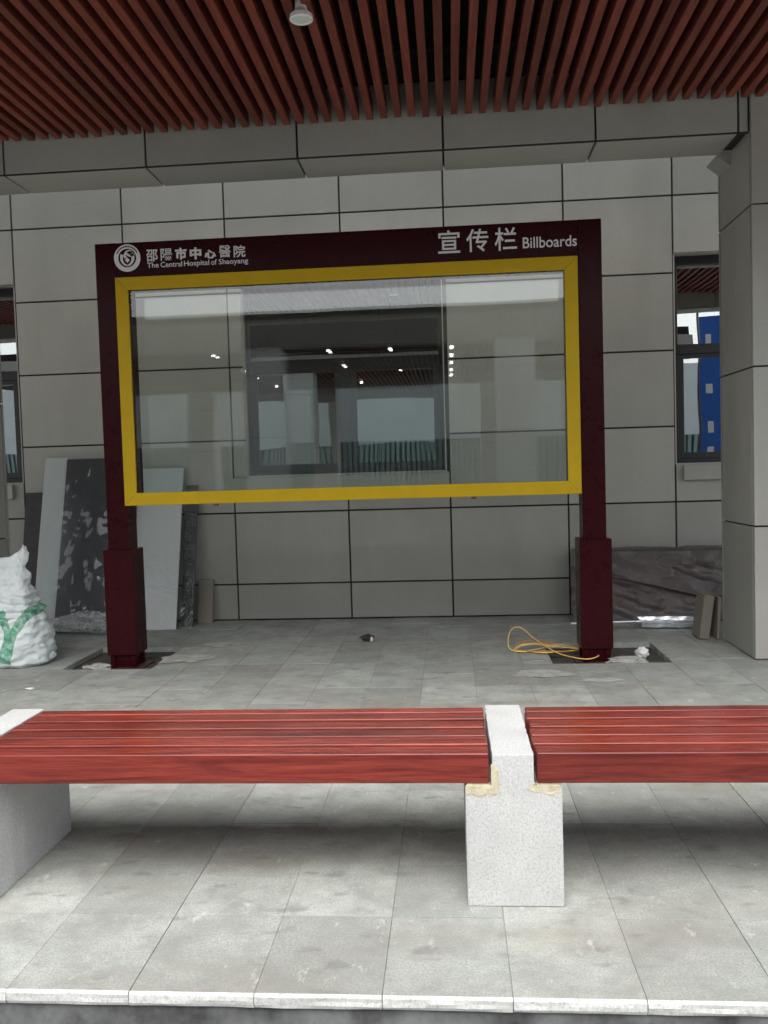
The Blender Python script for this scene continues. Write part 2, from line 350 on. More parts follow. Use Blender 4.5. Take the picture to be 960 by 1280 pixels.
for i in ncol:
    x0, x1 = JX0+i*JP+0.0011, JX0+(i+1)*JP-0.0011
    # kerb course: same slab with a rough pale sawn-off front edge
    o = paver(x0, x1, YF+0.012, 2.824, 'kerb_slab')
    bm = bmesh.new(); nseg = 26                                   # the rough front edge of the slab, chipped
    rows = []
    for zi, z in enumerate((-0.041, -0.030, -0.018, -0.006, 0.0)):
        rows.append([bm.verts.new((x0+(x1-x0)*k/nseg, YF+0.012-(0.010 if 0 < zi < 4 else 0.004)-0.004*noise.noise(Vector((x0+k*0.11, z*90, i*1.3))), z+(0 if zi in (0, 4) else 0))) for k in range(nseg+1)])
    bk = [[bm.verts.new((x0+(x1-x0)*k/nseg, YF+0.0118, z)) for k in range(nseg+1)] for z in (-0.041, 0.0)]
    allr = [bk[0]]+rows+[bk[1]]
    for a, b in zip(allr[:-1], allr[1:]):
        for k in range(nseg): bm.faces.new((a[k], a[k+1], b[k+1], b[k]))
    link('rough_edge', mesh_of(bm, 'rough_edge', 'edge'), o, -worldloc(o))
    RL = 0.765; y = 2.826; k = 0
    if (i % 3) == 0:
        for r in subtract((x0, x1, y+0.0016, y+0.382), PITS): paver(*r)
        y += 0.3825
    while y < YW:
        y1 = min(y+RL, YW-0.004)
        if y < 6.65 < y1-0.05: y1 = 6.65
        if y1-y > 0.03:
            for r in subtract((x0, x1, y+0.0016, y1-0.0016), PITS): paver(*r)
        y = y1 if y1 < YW-0.01 else YW+1
for (xa, xb) in ((-14, JX0-15*JP-0.002), (JX0+15*JP+0.002, 14)):
    boxes('far_paving', 'paver', [(xa, xb, YF+0.012, YW-0.004, -0.043, -0.001)], pav, 0)

# ------------------------------------------------------------------ stone-clad building wall with windows
WZ = [0.004, 0.371, 1.103, 1.844, 2.583, 3.328, 4.069, 4.81, 5.55, 6.3, 7.04, 7.78, 8.52, 9.26, 10.0]
WXJ = [-10.03, -8.86, -7.83, -6.665, -5.62, -4.415, -3.255, -2.20, -1.03, 0.0, 1.165, 2.208, 3.37, 4.42, 5.58, 6.63, 7.79, 8.83, 9.99]
OPEN = [(-6.45, -4.43, 1.47, 3.52), (-2.065, -0.03, 1.47, 3.52), (2.215, 4.25, 1.47, 3.52)]
wall = empty('building_wall', (0, YW, 0), label='beige stone panel building wall with dark joints behind the notice board', cat='wall')
bm = bmesh.new()
for (x0, x1, z0, z1) in subtract((-13, 13, 0, 9.98), OPEN): add_box(bm, x0, x1, 0.024, 0.26, z0, z1)
link('backing', mesh_of(bm, 'backing', 'joint'), wall)
J = 0.0085
for a, b in zip(WXJ[:-1], WXJ[1:]):
    for c, d in zip(WZ[:-1], WZ[1:]):
        for (x0, x1, z0, z1) in subtract((a+J, b-J, c+J, d-J), OPEN):
            dy = random.uniform(-0.001, 0.001)
            box('wall_panel', 'clad', (x0, YW+dy, z0), (x1, YW+0.0235, z1), wall, 0.0015)
boxes('sky_baffle', 'clad', [(-13, 13, YW-1.9, YW-0.002, 5.4, 5.6)], wall, 0.01)  # unseen slab added to block sun and keep sky light near the wall top
SILL = [(-6.6, -4.52), (-2.2, -0.005), (2.275, 4.4)]
for (x0, x1, z0, z1), (s0, s1) in zip(OPEN, SILL):
    fy0, fy1 = YW+0.11, YW+0.17; w = 0.055; xm = (x0+x1)/2+0.01; tz = 2.60
    f = boxes('window', 'frame', [(x0, x0+w, fy0, fy1, z0, z1), (x1-w, x1, fy0, fy1, z0, z1), (x0+w, x1-w, fy0, fy1, z1-0.10, z1), (x0+w, x1-w, fy0, fy1, z0, z0+w),
                               (x0+w, x1-w, fy0, fy1, tz-0.045, tz+0.05), (xm-0.05, xm+0.05, fy0, fy1, z0+w, tz-0.045)], wall, 0.003)
    # opening sashes below the transom
    for (a, b) in ((x0+w, xm-0.05), (xm+0.05, x1-w)):
        s = 0.06
        boxes('sash', 'frame', [(a, a+s, fy0+0.012, fy1-0.015, z0+w, tz-0.045), (b-s, b, fy0+0.012, fy1-0.015, z0+w, tz-0.045),
                                (a+s, b-s, fy0+0.012, fy1-0.015, z0+w, z0+w+s), (a+s, b-s, fy0+0.012, fy1-0.015, tz-0.045-s*0.7, tz-0.045)], f, 0.002)
        box('pane', 'wglass', (a+s, fy0+0.03, z0+w+s), (b-s, fy0+0.036, tz-0.045-s*0.7), f, 0)
    box('pane', 'wglass', (x0+w, fy0+0.03, tz+0.05), (x1-w, fy0+0.036, z1-0.10), f, 0)
    boxes('reveal', 'clad', [(x0-0.0, x0+0.012, YW+0.024, fy0, z0, z1), (x1-0.012, x1, YW+0.024, fy0, z0, z1), (x0+0.012, x1-0.012, YW+0.024, fy0, z1-0.012, z1), (x0+0.012, x1-0.012, YW+0.024, fy0, z0, z0+0.012)], f, 0)
    sm = (s0+s1)/2
    for (a, b) in ((s0, sm-0.003), (sm+0.003, s1)):
        box('window_sill', 'clad', (a, YW-0.055, z0-0.155), (b, YW-0.002, z0-0.012), f, 0.003)
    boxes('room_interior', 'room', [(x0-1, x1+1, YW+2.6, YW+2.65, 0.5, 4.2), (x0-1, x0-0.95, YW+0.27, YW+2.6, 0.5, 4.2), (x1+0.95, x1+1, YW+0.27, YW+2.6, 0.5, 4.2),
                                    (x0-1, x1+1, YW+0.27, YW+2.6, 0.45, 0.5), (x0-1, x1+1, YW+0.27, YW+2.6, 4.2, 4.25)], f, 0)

# ------------------------------------------------------------------ stone-clad columns
BZ = 3.869
def column(x0, x1, y0, y1, top, label, joints=(1.0, 2.18, 3.355), group=None, mat='clad'):
    c = empty('stone_column', ((x0+x1)/2, (y0+y1)/2, 0), label=label, cat='column', group=group)
    t = 0.025
    boxes('core', 'joint', [(x0+t, x1-t, y0+t, y1-t, 0, top)], c, 0)
    zs = [0.002, *joints, top]
    for a, b in zip(zs[:-1], zs[1:]):
        a += 0.006; b -= 0.006
        for nm, lo, hi in (('front', (x0, y0, a), (x1, y0+t-0.001, b)), ('back', (x0, y1-t+0.001, a), (x1, y1, b)),
                           ('l', (x0, y0+t+0.02, a), (x0+t-0.001, y1-t-0.02, b)), ('r', (x1-t+0.001, y0+t+0.02, a), (x1, y1-t-0.02, b))):
            box('column_panel', mat, lo, hi, c, 0.003)
    return c
column(2.24, 2.66, 6.58, 7.36, 5.0, 'beige stone clad column right of the notice board')
column(-4.32, -3.90, 6.58, 7.36, 5.0, 'beige stone clad column behind the white sack, mostly out of frame')
for k, (x, y) in enumerate(((-6.6, 3.22), (5.05, 3.22))):
    column(x, x+0.36, y, y+0.36, BZ-0.002, ('stone clad front column beyond the left bench end, out of frame', 'stone clad front column beyond the right bench end, out of frame')[k])

# ------------------------------------------------------------------ canopy: deck, beams, slats
can = empty('canopy', (0, 4.5, 4.2), label='canopy with dark red timber slat ceiling and stone clad edge beam', cat='canopy')
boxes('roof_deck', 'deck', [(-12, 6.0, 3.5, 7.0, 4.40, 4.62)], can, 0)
beam = boxes('edge_beam', 'joint', [(-12, 6.0, 6.6255, 7.005, BZ+0.024, 4.399)], can, 0)
BJ = [-11.98, -10.18, -9.05, -7.92, -6.79, -5.66, -4.53, -3.395, -2.266, -1.09, 0.012, 1.135, 2.158, 2.232, 3.1, 4.2, 5.3, 5.99]
for a, b in zip(BJ[:-1], BJ[1:]):
    box('beam_panel', 'clad', (a+0.008, 6.60, BZ+0.014), (b-0.008, 6.6245, 4.38), beam, 0.002)
    if b-a > 0.2 and not (a > 2.1 and b < 2.3): box('soffit_panel', 'clad', (a+0.008, 6.61, BZ), (b-0.008, 7.03, BZ+0.0235), beam, 0.002)
    box('rear_panel', 'clad', (a+0.005, 7.006, BZ+0.026), (b-0.005, 7.03, 4.63), beam, 0.002)
box('joint_sealant', 'joint', (-11.9, 6.603, BZ+0.0005), (2.23, 6.6095, BZ+0.0135), beam, 0)
# small stone haunch at the head of the right column
bm = bmesh.new(); vs = [(2.13, 3.868), (2.239, 3.868), (2.239, 3.785)]
lo = [bm.verts.new((x, 7.035, z)) for x, z in vs]; hi = [bm.verts.new((x, 7.3, z)) for x, z in vs]
bm.faces.new(lo); bm.faces.new(hi)
for k in range(3): bm.faces.new((lo[k], lo[(k+1) % 3], hi[(k+1) % 3], hi[k]))
link('haunch', mesh_of(bm, 'haunch', 'clad'), beam, -worldloc(beam))
fb = boxes('edge_beam', 'joint', [(-12, 6.0, 3.20, 3.58, BZ+0.024, 4.50)], can, 0)
for a, b in zip(BJ[:-1], BJ[1:]):
    box('beam_panel', 'clad', (a+0.005, 3.175, BZ+0.004), (b-0.005, 3.199, 4.52), fb, 0.002)
    box('soffit_panel', 'clad', (a+0.005, 3.201, BZ), (b-0.005, 3.6, BZ+0.0235), fb, 0.002)
    box('beam_panel', 'clad', (a+0.005, 3.581, BZ+0.026), (b-0.005, 3.605, 4.38), fb, 0.002)
PITCHX = 0.1042; ns = 0
x = -9.2
while x < 5.6:
    dz = random.uniform(-0.004, 0.004)
    box('slat', 'slat', (x, 3.66, 4.105+dz), (x+0.052, 6.545+random.uniform(-0.012, 0.012), 4.23+dz), can, 0.003)
    x += PITCHX
for y in (4.2, 5.0, 5.8):
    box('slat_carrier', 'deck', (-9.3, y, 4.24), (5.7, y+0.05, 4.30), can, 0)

# pendant downlight under the slats
LX, LY, LZ = -0.765, 4.93, 4.035
dl = empty('downlight', (LX, LY, LZ), label='white round downlight hanging below the red slat ceiling', cat='lamp')
lathe('housing', 'lampw', [(0.022, 0.20), (0.03, 0.16), (0.034, 0.06), (0.045, 0.035), (0.064, 0.022), (0.066, 0.0), (0.055, -0.003), (0.05, 0.004)], dl, (LX, LY, LZ))
lathe('diffuser', 'lampd', [(0.0495, 0.004), (0.045, -0.0005), (0.02, -0.002), (0.001, -0.002)], dl, (LX, LY, LZ))
lathe('stem', 'lampw', [(0.008, 0.20), (0.008, 0.34)], dl, (LX, LY, LZ), 10)

# ------------------------------------------------------------------ notice board
nb = empty('notice_board', (-0.79, 6.81, 0), label='maroon glazed notice board with yellow frame and white lettering', cat='notice board')
PY0, PY1 = 6.725, 6.905
for (x0, x1) in ((-2.75, -2.572), (1.008, 1.186)):
    p = box('post', 'maroon', (x0, PY0, -0.04), (x1, PY1, 3.347), nb, 0.004)
    xm = (x0+x1)/2
    box('post_sleeve', 'maroon', (xm-0.122, 6.693, 0.075), (xm+0.122, 6.937, 0.925), p, 0.004)
    box('base_plate', 'steel', (xm-0.16, 6.66, -0.044), (xm+0.16, 6.97, -0.03), p, 0.002)
    for sx in (-1, 1):
        for sy in (-1, 1):
            box('anchor_foot', 'maroon', (xm+sx*0.085-0.022, 6.815+sy*0.085-0.022, -0.03), (xm+sx*0.085+0.022, 6.815+sy*0.085+0.022, 0.074), p, 0.006)
hd = box('header', 'maroon', (-2.571, PY0, 3.062), (1.007, PY1, 3.346), nb, 0.003)
YX0, YX1, YZ0, YZ1 = -2.588, 1.002, 1.275, 3.073; YT = 0.1; FY0, FY1 = 6.70, 6.7235
for quad in ([(YX0, YZ1), (YX1, YZ1), (YX1-YT, YZ1-YT), (YX0+YT, YZ1-YT)], [(YX0, YZ0), (YX0+YT, YZ0+YT), (YX1-YT, YZ0+YT), (YX1, YZ0)],
             [(YX0, YZ0), (YX0, YZ1), (YX0+YT, YZ1-YT), (YX0+YT, YZ0+YT)], [(YX1, YZ0), (YX1-YT, YZ0+YT), (YX1-YT, YZ1-YT), (YX1, YZ1)]):   # mitred corners
    bm = bmesh.new(); off = worldloc(nb); cx = sum(p[0] for p in quad)/4; cz = sum(p[1] for p in quad)/4
    f = [bm.verts.new(Vector((px, FY0, pz))-off) for px, pz in quad]; b = [bm.verts.new(Vector((px, FY1, pz))-off) for px, pz in quad]
    bm.faces.new(f); bm.faces.new(b[::-1])
    for k in range(4): bm.faces.new((f[k], f[(k+1) % 4], b[(k+1) % 4], b[k]))
    bev(bm, 0.004, 2); link('yellow_frame_rail', mesh_of(bm, 'yellow_frame_rail', 'yellow'), nb)
IX0, IX1, IZ0, IZ1 = YX0+YT-0.012, YX1-YT+0.012, YZ0+YT-0.012, YZ1-YT+0.012
boxes('case_lining', 'maroon', [(-2.5715, IX0, FY1+0.001, 6.90, IZ0-0.07, IZ1+0.07), (IX1, 1.0075, FY1+0.001, 6.90, IZ0-0.07, IZ1+0.07),
                             (IX0, IX1, FY1+0.001, 6.90, IZ0-0.07, IZ0), (IX0, IX1, FY1+0.001, 6.90, IZ1, IZ1+0.06)], nb, 0)
box('glass_pane', 'glass', (IX0+0.002, FY1+0.008, IZ0+0.002), (IX1-0.002, FY1+0.014, IZ1-0.002), nb, 0)
box('glass_pane', 'glass', (IX0+0.002, 6.884, IZ0+0.002), (IX1-0.002, 6.89, IZ1-0.002), nb, 0)
for x in (-1.85, 0.18):
    box('lock', 'steel', (x-0.02, 6.705, YZ0-0.018), (x+0.02, 6.722, YZ0-0.001), nb, 0.003)
# lettering
def text(name, body, x, z, size, parent, width=None, offset=0.0, extr=0.003, y=PY0-0.002, height=None, spacing=1.0):
    cu = bpy.data.curves.new(name, 'FONT'); cu.body = body; cu.size = size; cu.extrude = extr; cu.offset = offset; cu.resolution_u = 4; cu.space_character = spacing
    t = bpy.data.objects.new(name, cu); COL.objects.link(t)
    bpy.context.view_layer.update()
    me = bpy.data.meshes.new_from_object(t.evaluated_get(bpy.context.evaluated_depsgraph_get()))
    bpy.data.objects.remove(t)
    xs = [v.co.x for v in me.vertices]; ys = [v.co.y for v in me.vertices]
    sx = width/(max(xs)-min(xs)) if width else 1; sy = height/(max(ys)-min(ys)) if height else sx
    x0, y0 = min(xs), min(ys); off = worldloc(parent)
    for v in me.vertices: v.co = Vector((x+(v.co.x-x0)*sx, y-v.co.z, z+(v.co.y-y0)*sy))-off
    me.materials.clear(); me.materials.append(M['white'])
    o = link(name, me, parent); return o
for k, ch in enumerate('邵陽市中心醫院'):
    text('chinese_character', ch, -2.335+k*0.1165, 3.190+0.002*(k % 3), 0.1, hd, 0.092, 0.0042 if ch in '市中心' else 0.0006 if ch in '陽醫' else 0.0013, height=0.092 if ch != '心' else 0.066)
wx = -2.33
for wd, ww, dz, hh in (('The', 0.092, 0.011, 0.041), ('Central', 0.172, 0.011, 0.041), ('Hospital', 0.200, 0.0, 0.052), ('of', 0.045, 0.011, 0.041), ('Shaoyang', 0.232, 0.0, 0.052)):
    text('english_word', wd, wx, 3.130+dz, 0.05, hd, ww, 0.0002, height=hh); wx += ww+0.016
for k, ch in enumerate('宣传栏'):
    text('chinese_character', ch, -0.045+k*0.215, 3.142, 0.16, hd, 0.168, 0.0012, height=0.172)
text('english_word', 'Billboards', 0.597, 3.150, 0.1, hd, 0.405, 0.0006, height=0.082)
# round emblem
EX, EZ = -2.489, 3.226
def flat(name, mat, polys, y, parent, th=0.003):
    bm = bmesh.new(); off = worldloc(parent)
    for poly in polys:
        f = [bm.verts.new(Vector((EX+px, y-th, EZ+pz))-off) for px, pz in poly]; b = [bm.verts.new(Vector((EX+px, y, EZ+pz))-off) for px, pz in poly]
        bm.faces.new(f); bm.faces.new(b[::-1]); n = len(poly)
        for k in range(n): bm.faces.new((f[k], f[(k+1) % n], b[(k+1) % n], b[k]))
    return link(name, mesh_of(bm, name, mat), parent)
def arcband(cx, cz, r, a0, a1, w0, w1, n=14):
    out, inn = [], []
    for k in range(n+1):
        t = k/n; a = R(a0+(a1-a0)*t); w = w0+(w1-w0)*t
        out.append((cx+(r+w/2)*math.cos(a), cz+(r+w/2)*math.sin(a))); inn.append((cx+(r-w/2)*math.cos(a), cz+(r-w/2)*math.sin(a)))
    return [out[k] for k in range(n+1)]+inn[::-1]
def strips(band):
    n = len(band)//2; o, i = band[:n], band[n:][::-1]
    return [[o[k], o[k+1], i[k+1], i[k]] for k in range(n-1)]
em = flat('emblem', 'white', strips(arcband(0, 0, 0.0895, 0, 360, 0.034, 0.034, 40)), PY0-0.0005, hd)
flat('emblem_heart', 'white', strips(arcband(0.012, -0.002, 0.058, 150, 262, 0.026, 0.010))+strips(arcband(-0.012, -0.002, 0.058, 38, -82, 0.030, 0.010)), PY0-0.0005, em)
flat('emblem_stroke', 'white', strips(arcband(0.018, 0.022, 0.036, 60, 215, 0.006, 0.020))+strips(arcband(0.026, 0.048, 0.030, 200, 330, 0.016, 0.022)), PY0-0.0005, em)
flat('emblem_diamond', 'white', [[(0, 0.006), (0.02, -0.016), (0, -0.038), (-0.02, -0.016)]], PY0-0.0005, em)
ticks = []
for k in range(15):                                                # worn lettering round the upper ring
    a = R(28+k*124/14); ticks.append([(0.0895*math.cos(a)+0.0075*math.cos(a+q), 0.0895*math.sin(a)+0.0075*math.sin(a+q)) for q in (0.6, 2.2, 3.8, 5.3)])
flat('emblem_ring_lettering', 'maroon', ticks, PY0-0.0036, em, 0.0008)

# ------------------------------------------------------------------ bench
bn = empty('bench', (-0.6, 3.2, 0), label='long bench with red lacquered slats on white granite T shaped supports', cat='bench')
BF, BB = 2.904, 3.50
def support(xc):
    bm = bmesh.new(); off = worldloc(bn); h, t, zs, zt = 0.163, 0.070, 0.415, 0.527
    prof = [(-h, 0), (h, 0), (h, zs), (t, zs), (t, zt), (-t, zt), (-t, zs), (-h, zs)]
    n = 24
    for (yy) in (0,): pass
    ny = 20; ring = []
    for k in range(ny+1):
        y = BF-0.004+(BB-BF+0.02)*k/ny; jag = 0.005 if 0 < k < ny else 0.0
        ring.append([bm.verts.new(Vector((xc+px+(jag*noise.noise(Vector((k*1.9, px*40, xc))) if (abs(px) == t) else 0.0012*noise.noise(Vector((k*2.3, px*9, pz*7)))), y, pz))-off) for px, pz in prof])
    for a, b in zip(ring[:-1], ring[1:]):
        for k in range(8): bm.faces.new((a[k], a[(k+1) % 8], b[(k+1) % 8], b[k]))
    for r in (ring[0], ring[-1]):
        bm.faces.new((r[0], r[1], r[2], r[7])); bm.faces.new((r[7], r[2], r[3], r[6])) ; bm.faces.new((r[6], r[3], r[4], r[5]))
    bmesh.ops.remove_doubles(bm, verts=bm.verts, dist=1e-5)
    bmesh.ops.recalc_face_normals(bm, faces=bm.faces)
    sharp = [e for e in bm.edges if len(e.link_faces) == 2 and e.calc_face_angle(0) > 0.9]
    bmesh.ops.bevel(bm, geom=sharp, offset=0.004, segments=2, profile=0.6, affect='EDGES')
    return link('stone_support', mesh_of(bm, 'stone_support', 'granite'), bn)
def mortar_bead(sup, pts, y, th):
    bm = bmesh.new(); off = worldloc(sup)
    n = len(pts); f = [bm.verts.new(Vector((px, y-th+0.002*noise.noise(Vector((px*60, pz*60, 3))), pz))-off) for px, pz in pts]; b = [bm.verts.new(Vector((px, y+0.01, pz))-off) for px, pz in pts]
    bm.faces.new(f); bm.faces.new(b[::-1])
    for k in range(n): bm.faces.new((f[k], f[(k+1) % n], b[(k+1) % n], b[k]))
    return link('adhesive_smear', mesh_of(bm, 'adhesive_smear', 'mortar'), sup)
XC = [-1.817, 0.187, 2.191]
for xc in XC:
    s = support(xc)
    rj = lambda a: a+random.uniform(-0.010, 0.008)
    left = [(xc-0.160, 0.4185)]+[(xc-0.160+0.09*k/6, rj(0.386)) for k in range(7)]+[(xc-0.046, 0.395), (xc-0.047, rj(0.44)), (xc-0.050, rj(0.47)), (xc-0.068, 0.492), (xc-0.074, 0.49), (xc-0.074, 0.4185)]
    right = [(xc+0.160, 0.4185)]+[(xc+0.160-0.085*k/6, rj(0.392)) for k in range(7)]+[(xc+0.052, 0.405), (xc+0.060, 0.425), (xc+0.074, 0.43), (xc+0.074, 0.4185)]
    mortar_bead(s, left, BF-0.004, 0.0012); mortar_bead(s, right, BF-0.004, 0.0012)
    for sx in (-1, 1):
        box('bedding_mortar', 'mortar', (xc+sx*0.118-0.040, BF+0.004, 0.4152), (xc+sx*0.118+0.040, BB-0.03, 0.4245), s, 0.003)
SLW, SLG = 0.082, 0.020
for a, b in zip(XC[:-1], XC[1:]):
    y = BF
    for k in range(6):
        w = SLW if k < 5 else 0.062
        e0, e1 = random.uniform(0.004, 0.016), random.uniform(0.004, 0.016)
        zt = 0.530+random.uniform(-0.0015, 0.0015)
        box('seat_slat', 'seat', (a+0.072+e0, y, 0.4255 if k == 0 else 0.45), (b-0.072-e1, y+w, zt), bn, 0.007, 3)
        if k > 0:
            for xx in (a+0.118, b-0.118):
                box('slat_packer', 'mortar', (xx-0.03, y+0.01, 0.425), (xx+0.03, y+w-0.01, 0.4495), bn, 0.002)
        y += w+SLG

# ------------------------------------------------------------------ woven sack
def make_sack():
    loc = Vector((-3.60, 6.80, 0)); bm = bmesh.new(); nz, na = 90, 110; rings = []
    prof = [(0.0, 0.24, 0.20), (0.03, 0.285, 0.235), (0.12, 0.295, 0.25), (0.24, 0.272, 0.245), (0.36, 0.240, 0.22), (0.44, 0.215, 0.20), (0.55, 0.195, 0.165), (0.68, 0.175, 0.11), (0.80, 0.160, 0.06), (0.875, 0.155, 0.026)]
    def pr(z):
        for (z0, a0, b0), (z1, a1, b1) in zip(prof[:-1], prof[1:]):
            if z <= z1: t = (z-z0)/(z1-z0); t = t*t*(3-2*t); return a0+(a1-a0)*t, b0+(b1-b0)*t
        return prof[-1][1:]
    for i in range(nz+1):
        z = 0.875*i/nz; a, b = pr(z); r = []
        for j in range(na):
            th = 2*math.pi*j/na; c, s = math.cos(th), math.sin(th); e = 0.8
            x = a*math.copysign(abs(c)**e, c); y = b*math.copysign(abs(s)**e, s)
            q = Vector((x, y, z))
            d = 0.030*noise.noise(q*6+Vector((3, 1, 2)))+0.016*noise.noise(Vector((x*9, y*9, z*26)))+0.030*(0.25-abs(noise.noise(Vector((x*9+z*5, y*9, z*8-x*6)))))*(0.4+0.6*min(1, z/0.4))+0.022*(0.3-abs(noise.noise(Vector((x*15-z*9, y*15, z*17+x*8)))))+0.010*abs(noise.noise(Vector((x*24+z*10, y*24, z*18))))
            if 0.40 < z < 0.60: d += 0.016*math.sin((z-0.4)*95+x*14+2*noise.noise(q*5))      # slumped creases
            n = Vector((c, s, 0)); q = q+n*d*(1 if z < 0.8 else 0.5)
            q.x += 0.02*math.sin(z*5)+ (-0.05*z if z > 0.4 else -0.05*0.4*z/0.4)
            if z > 0.78: q.z += (z-0.78)*(0.9*max(0, (x/a)-0.35)-0.25*max(0, -x/a))+0.02*noise.noise(Vector((x*14, 0, 5)))*(z-0.78)/0.1  # ear of the tied corner
            q.z = max(q.z, 0.003)
            r.append(bm.verts.new(q))
        rings.append(r)
    for i in range(nz):
        for j in range(na): bm.faces.new((rings[i][j], rings[i][(j+1) % na], rings[i+1][(j+1) % na], rings[i+1][j]))
    bm.faces.new(rings[0][::-1]); bm.faces.new(rings[-1])
    o = link('sack', mesh_of(bm, 'sack', 'sack', True), None, loc)
    tag(o, 'full white woven sack with green print standing beside the left column', 'sack')
    # tied ear at the top corner and the stitched corner at the foot
    bm = bmesh.new(); bmesh.ops.create_icosphere(bm, subdivisions=3, radius=1)
    for v in bm.verts:
        k = 1+0.35*noise.noise(v.co*2.2); v.co = Vector((v.co.x*0.045*k*(1-0.35*v.co.z), v.co.y*0.03*k, v.co.z*0.085*k))
    link('tied_corner', mesh_of(bm, 'tied_corner', 'sack_plain', True), o, (0.10, 0.0, 0.885), (0, 0.12, 0))
    bm = bmesh.new(); bmesh.ops.create_icosphere(bm, subdivisions=3, radius=1)
    for v in bm.verts:
        k = 1+0.35*noise.noise(v.co*2.2+Vector((4, 0, 0))); v.co = Vector((v.co.x*0.06*k, v.co.y*0.06*k, v.co.z*0.045*k))
    link('foot_corner', mesh_of(bm, 'foot_corner', 'sack_plain', True), o, (0.262, 0.02, 0.06))
make_sack()

# ------------------------------------------------------------------ boards leaning on the wall (left)
def leaning(name, mat, x0, x1, ybase, ytop, h, th, label, cat, skew=0.0, film=False, group=None, nx=10, nz=24, wob=0.004):
    """a board standing on the floor at ybase and leaning to ytop at height h; modelled with its own slightly warped faces"""
    bm = bmesh.new(); rows = []
    for i in range(nz+1):
        t = i/nz; r = []
        for k in range(nx+1):
            u = k/nx; x = x0+(x1-x0)*u+skew*t; y = ybase+(ytop-ybase)*t+wob*noise.noise(Vector((x*3, t*4, h)))
            r.append((x, y, 0.003+h*t))
        rows.append(r)
    o0 = Vector(((x0+x1)/2, ybase, 0))
    F = [[bm.verts.new(Vector(p)-o0) for p in r] for r in rows]; B = [[bm.verts.new(Vector(p)-o0+Vector((0, th, 0))) for p in r] for r in rows]
    for i in range(nz):
        for k in range(nx):
            bm.faces.new((F[i][k], F[i][k+1], F[i+1][k+1], F[i+1][k])); bm.faces.new((B[i][k], B[i+1][k], B[i+1][k+1], B[i][k+1]))
        bm.faces.new((F[i][0], F[i+1][0], B[i+1][0], B[i][0])); bm.faces.new((F[i][nx], B[i][nx], B[i+1][nx], F[i+1][nx]))
    for k in range(nx):
        bm.faces.new((F[0][k], B[0][k], B[0][k+1], F[0][k+1])); bm.faces.new((F[nz][k], F[nz][k+1], B[nz][k+1], B[nz][k]))
    o = tag(link(name, mesh_of(bm, name, mat), None, o0), label, cat, group)
    if film:                                                      # loose crinkled film round the front
        bm = bmesh.new(); G = []
        zt = h if film == 'full' else film
        for i in range(31):
            t = i/30*zt/h; r = []
            for k in range(17):
                u = k/16; x = x0-0.006+(x1-x0+0.012)*u+skew*t
                d = 0.012+0.05*abs(noise.noise(Vector((x*4.5+t*1.5, t*2.6, 2))))**1.3+0.03*abs(noise.noise(Vector((x*9-t*6, t*6, 5))))+0.25*max(0, 0.14-t)
                r.append(bm.verts.new(Vector((x, ybase+(ytop-ybase)*t-d, 0.004+h*t))-o0))
            G.append(r)
        for i in range(30):
            for k in range(16): bm.faces.new((G[i][k], G[i][k+1], G[i+1][k+1], G[i+1][k]))
        link('film_wrap', mesh_of(bm, 'film_wrap', 'wrap', True), o)
    return o
leaning('dark_board', 'dark', -4.36, -4.13, 8.30, 8.60, 1.37, 0.03, 'narrow dark board leaning on the wall left of the pale wrapped board', 'board')
leaning('pale_board', 'board_pale', -4.14, -3.905, 8.14, 8.575, 1.72, 0.02, 'pale film wrapped board leaning on the wall behind the sack', 'board', skew=0.02)
leaning('polished_sheet', 'board_dark', -3.90, -3.22, 8.10, 8.545, 1.70, 0.02, 'dark glossy sheet wrapped in clear film left of the left post', 'sheet', skew=0.02, film='full')
leaning('white_board', 'board_pale', -3.17, -2.712, 8.20, 8.60, 1.58, 0.02, 'white film wrapped board leaning on the wall right of the left post', 'board', skew=0.02)
leaning('wrapped_board', 'board_black', -2.705, -2.585, 8.34, 8.61, 1.40, 0.02, 'narrow dark board in crinkled film right of the white board', 'board', skew=0.03, film=0.5)
leaning('stone_offcut', 'offcut', -2.585, -2.435, 8.52, 8.62, 0.43, 0.035, 'small stone offcut standing against the wall beside the wrapped boards', 'stone')
lump('film_heap', 'film', (-3.55, 8.0, 0.002), (0.36, 0.09, 0.10), 5, None, 3, 0.5, label='crumpled clear film lying at the foot of the dark glossy sheet', cat='film')

